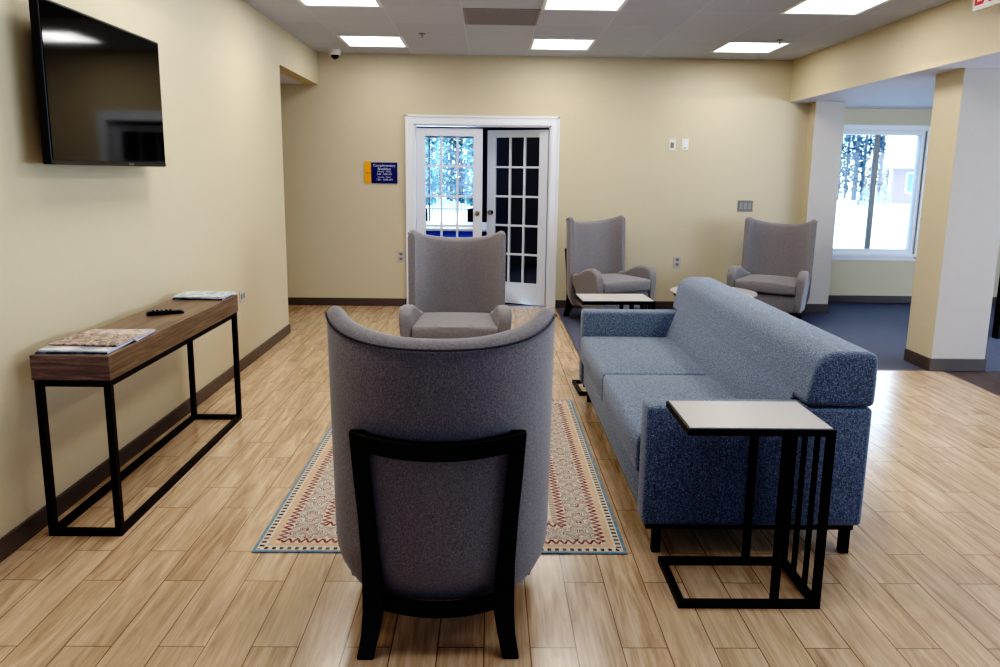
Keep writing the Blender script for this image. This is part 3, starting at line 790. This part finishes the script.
# ------------------------------------------------------------------ outdoors
M['ground'] = speck('pale outdoor ground', (205, 212, 220), .9, 2, .03, 0)
struct('ground', box(B(), -60, 90, YW+.3, 110, -.3, -.12), 'ground')
def leafmat(n, c): return NT(n).set(srgb(*c), .8)
M['leaf_a'] = leafmat('blue green leaves', (48, 84, 96)); M['leaf_b'] = leafmat('pale green leaves', (78, 112, 108)); M['leaf_c'] = leafmat('deep blue green leaves', (32, 62, 92))
M['bark'] = speck('grey bark', (96, 98, 106), .9, 20, .2, .1)
def tree(x, y, h, cr, z0, z1, nl, leaf, label, group, tr=.14, ls=.35):
    r = thing('tree', label, 'tree', (x, y, -.12), random.uniform(0, 6), group)
    rs = [tr*(1-.6*i/6) for i in range(7)]
    bm = tube(B(), [(random.uniform(-.02, .02)*i, random.uniform(-.02, .02)*i, h*i/6) for i in range(7)], tr, 8, rs)
    for k in range(8):
        z = h*random.uniform(.3, .95); a = random.uniform(0, 6.28); tube(bm, [(0, 0, z), (math.cos(a)*cr*.45, math.sin(a)*cr*.45, z+cr*.4)], .04, 5, [tr*.35, tr*.12])
    obj('trunk', bm, 'bark', r, smooth=True)
    bm = B()
    for k in range(nl):
        a = random.uniform(0, 6.28); z = random.uniform(z0, z1); rr = cr*math.sqrt(random.random())*(1-.5*abs((z-(z0+z1)/2)/((z1-z0)/2))**2)
        c = Vector((math.cos(a)*rr, math.sin(a)*rr, z)); q = Matrix.Rotation(random.uniform(0, 6.28), 3, Vector((random.random(), random.random(), random.random()+.01)).normalized())
        s = ls*random.uniform(.5, 1.2)
        bm.faces.new([bm.verts.new(c+q@Vector(p)*s) for p in ((-.5, 0, 0), (0, -.22, .05), (.5, 0, 0), (0, .22, .05))])
    obj('foliage', bm, leaf, r)
    return r
gt = 'trees seen through the French door'
for i in range(16):
    x = -8.4+i*.62; y = 38+(i*3 % 4)*3.4
    x *= y/43
    tree(x, y, random.uniform(7, 9), .62, .1, 8.5, 1000, ['leaf_d', 'leaf_e', 'leaf_d', 'leaf_a'][i % 4], 'leafy pale tree beyond the fence, seen through the French door', gt, .09, .42)
gt = 'woodland trees seen through the right window'
k = 0
for row, yy in enumerate((57, 61.5, 66, 71)):
    for j in range(8):
        x = (25.4+j*1.3+(.6 if row % 2 else 0))*yy/57
        if x/yy > .555 : continue
        tree(x, yy, random.uniform(11, 14), .5, .6, 11.5, 420, ['leaf_c', 'leaf_a', 'leaf_c'][k % 3], 'tall slim woodland tree seen through the right window', gt, random.uniform(.1, .2), .42); k += 1
# fence
fe = thing('metal_fence', 'black metal picket fence outside, seen through the French door', 'fence', (-3.0, 31, -.12))
M['fence'] = plain('dark fence metal', (48, 72, 82), .5)
bm = B()
for z in (.15, 1.15): box(bm, -5, 5, -.015, .015, z-.02, z+.02)
obj('rail', bm, 'fence', fe)
bm = B()
for i in range(84): x = -5+i*.12; box(bm, x-.01, x+.01, -.01, .01, .03, 1.28)
obj('picket', bm, 'fence', fe)
bm = B()
for i in range(5): x = -5+i*2.5; box(bm, x-.03, x+.03, -.03, .03, 0, 1.36)
obj('fence_post', bm, 'fence', fe)
# house
M['hwall'] = speck('pale pinkish siding', (136, 112, 120), .8, 3, .04, 0); M['hroof'] = speck('snow pale roof', (180, 184, 190), .8, 3, .02, 0); M['hglass'] = plain('teal house window', (60, 120, 140), .2)
ho = thing('house', 'pale house with a broad light roof seen through the right window', 'house', (30.6, 48.6, -.12), math.radians(-27))
obj('wall', box(B(), -3.7, 6, 0, 5, 0, 2.45), 'hwall', ho)
obj('roof', prism(B(), [(-1.2, 2.35), (-1.2, 2.6), (2.6, 6.2), (5.9, 2.6), (5.9, 2.35)], 'x', -4.3, 7), 'hroof', ho)
for x in (-2.2, -.4, 1.4): 
    w_ = obj('window', box(B(), x-.75, x+.75, -.04, .02, .7, 2.1), 'trim', ho); obj('pane', box(B(), x-.66, x+.66, -.06, -.03, .8, 2.0), 'hglass', w_)
obj('porch_post', box(B(), -4.0, -3.85, -1.0, -.85, 0, 2.4), 'trim', ho)
# shrubs
def shrub(x, y, h, label):
    r = thing('shrub', label, 'shrub', (x, y, -.12), 0, 'small shrubs outside the right window')
    obj('stem', tube(B(), [(0, 0, 0), (0, 0, h*.8)], .03, 6), 'bark', r)
    bm = B()
    for k in range(420):
        z = random.uniform(.02, 1)*h; rr = h*.42*(1-z/h)**.7*math.sqrt(random.uniform(.3, 1)); a = random.uniform(0, 6.28)
        c = Vector((math.cos(a)*rr, math.sin(a)*rr, z)); q = Matrix.Rotation(random.uniform(0, 6.28), 3, Vector((random.random(), random.random(), random.random()+.01)).normalized())
        bm.faces.new([bm.verts.new(c+q@Vector(p)*.16) for p in ((-.5, 0, 0), (0, -.3, .05), (.5, 0, 0), (0, .3, .05))])
    obj('foliage', bm, plain('shrub leaves', (150, 160, 168), .9), r)
shrub(22.8, 45, 1.15, 'small pale shrub outside, at the left edge of the right window')
shrub(24.5, 46, 1.3, 'small grey shrub outside, below the white tree trunk in the right window')
shrub(27.5, 44, 1.2, 'small grey shrub outside, in front of the house')
shrub(28.75, 44.6, 1.45, 'pointed pale shrub outside, right of its neighbour by the house')

# ------------------------------------------------------------------ world + daylight + added fill lamps
w = bpy.data.worlds.new('World'); scn.world = w; w.use_nodes = True
bg = w.node_tree.nodes['Background']; bg.inputs[0].default_value = (.52, .76, 1.0, 1); bg.inputs[1].default_value = 5.5
def area(name, loc, rot, sx, sy, e, c):
    l = bpy.data.lights.new(name, 'AREA'); l.shape = 'RECTANGLE'; l.size = sx; l.size_y = sy; l.energy = e; l.color = c
    o = bpy.data.objects.new(name, l); COL.objects.link(o); o.location = loc; o.rotation_euler = rot; return o
area('window_daylight', (-1.0, Y2-.06, 1.4), (-PI/2, 0, 0), 1.4, 1.3, 22, (.75, .88, 1))
area('cloth_fill', (-.6, 9.0, 2.45), (0, 0, 0), 1.2, .6, 16, (.85, .92, 1))  # added fill to brighten the blue cloth, no fixture belongs to it
# daylight arriving through the far right wall windows (out of frame)
area('window_daylight', (XE-.05, .7, 1.25), (0, PI/2, 0), 1.4, 3.2, 22, (.80, .88, 1))
area('window_daylight', (XE-.05, 4.3, 1.25), (0, PI/2, 0), 1.4, 3.2, 105, (.80, .88, 1))

area('rear_blue_fill', (-.9, YR+.1, 1.5), (PI/2, 0, 0), 2.0, 1.4, 44, (.42, .56, 1))  # added blue fill for the chair back, no window in the rear wall
# ------------------------------------------------------------------ camera
f, cy, yaw, pitch, roll, h = 738.781, 303.38, .0161, .1723, .0131, 1.457
def solve_cam():
    cyw, syw, cp, sp = math.cos(yaw), math.sin(yaw), math.cos(pitch), math.sin(pitch)
    fwd = Vector((syw*cp, cyw*cp, -sp)); right = Vector((cyw, -syw, 0)); up = right.cross(fwd)
    r2 = right*math.cos(roll)+up*math.sin(roll); u2 = -right*math.sin(roll)+up*math.cos(roll)
    return r2, u2, fwd
r2, u2, fw_ = solve_cam()
cd = bpy.data.cameras.new('camera'); cam = bpy.data.objects.new('camera', cd); COL.objects.link(cam)
cd.sensor_fit = 'HORIZONTAL'; cd.sensor_width = 36; cd.lens = f*36/1000; cd.shift_y = -(333.5-cy)/1000
m = Matrix.Identity(4)
for i in range(3): m[i][0] = r2[i]; m[i][1] = u2[i]; m[i][2] = -fw_[i]
m.translation = Vector((0, 0, h)); cam.matrix_world = m
cd.clip_end = 300
scn.camera = cam
scn.view_settings.view_transform = 'Standard'; scn.view_settings.look = 'None'; scn.view_settings.exposure = 0
scn.view_settings.use_curve_mapping = True
cm = scn.view_settings.curve_mapping; cc = cm.curves[3]
for px_, py_ in ((.045, .010), (.10, .068), (.25, .27), (.5, .55)): cc.points.new(px_, py_)
cm.update()
scn.cycles.use_denoising = True
scn.cycles.max_bounces = 8; scn.cycles.diffuse_bounces = 4; scn.cycles.transparent_max_bounces = 12
scn.cycles.sample_clamp_indirect = 6
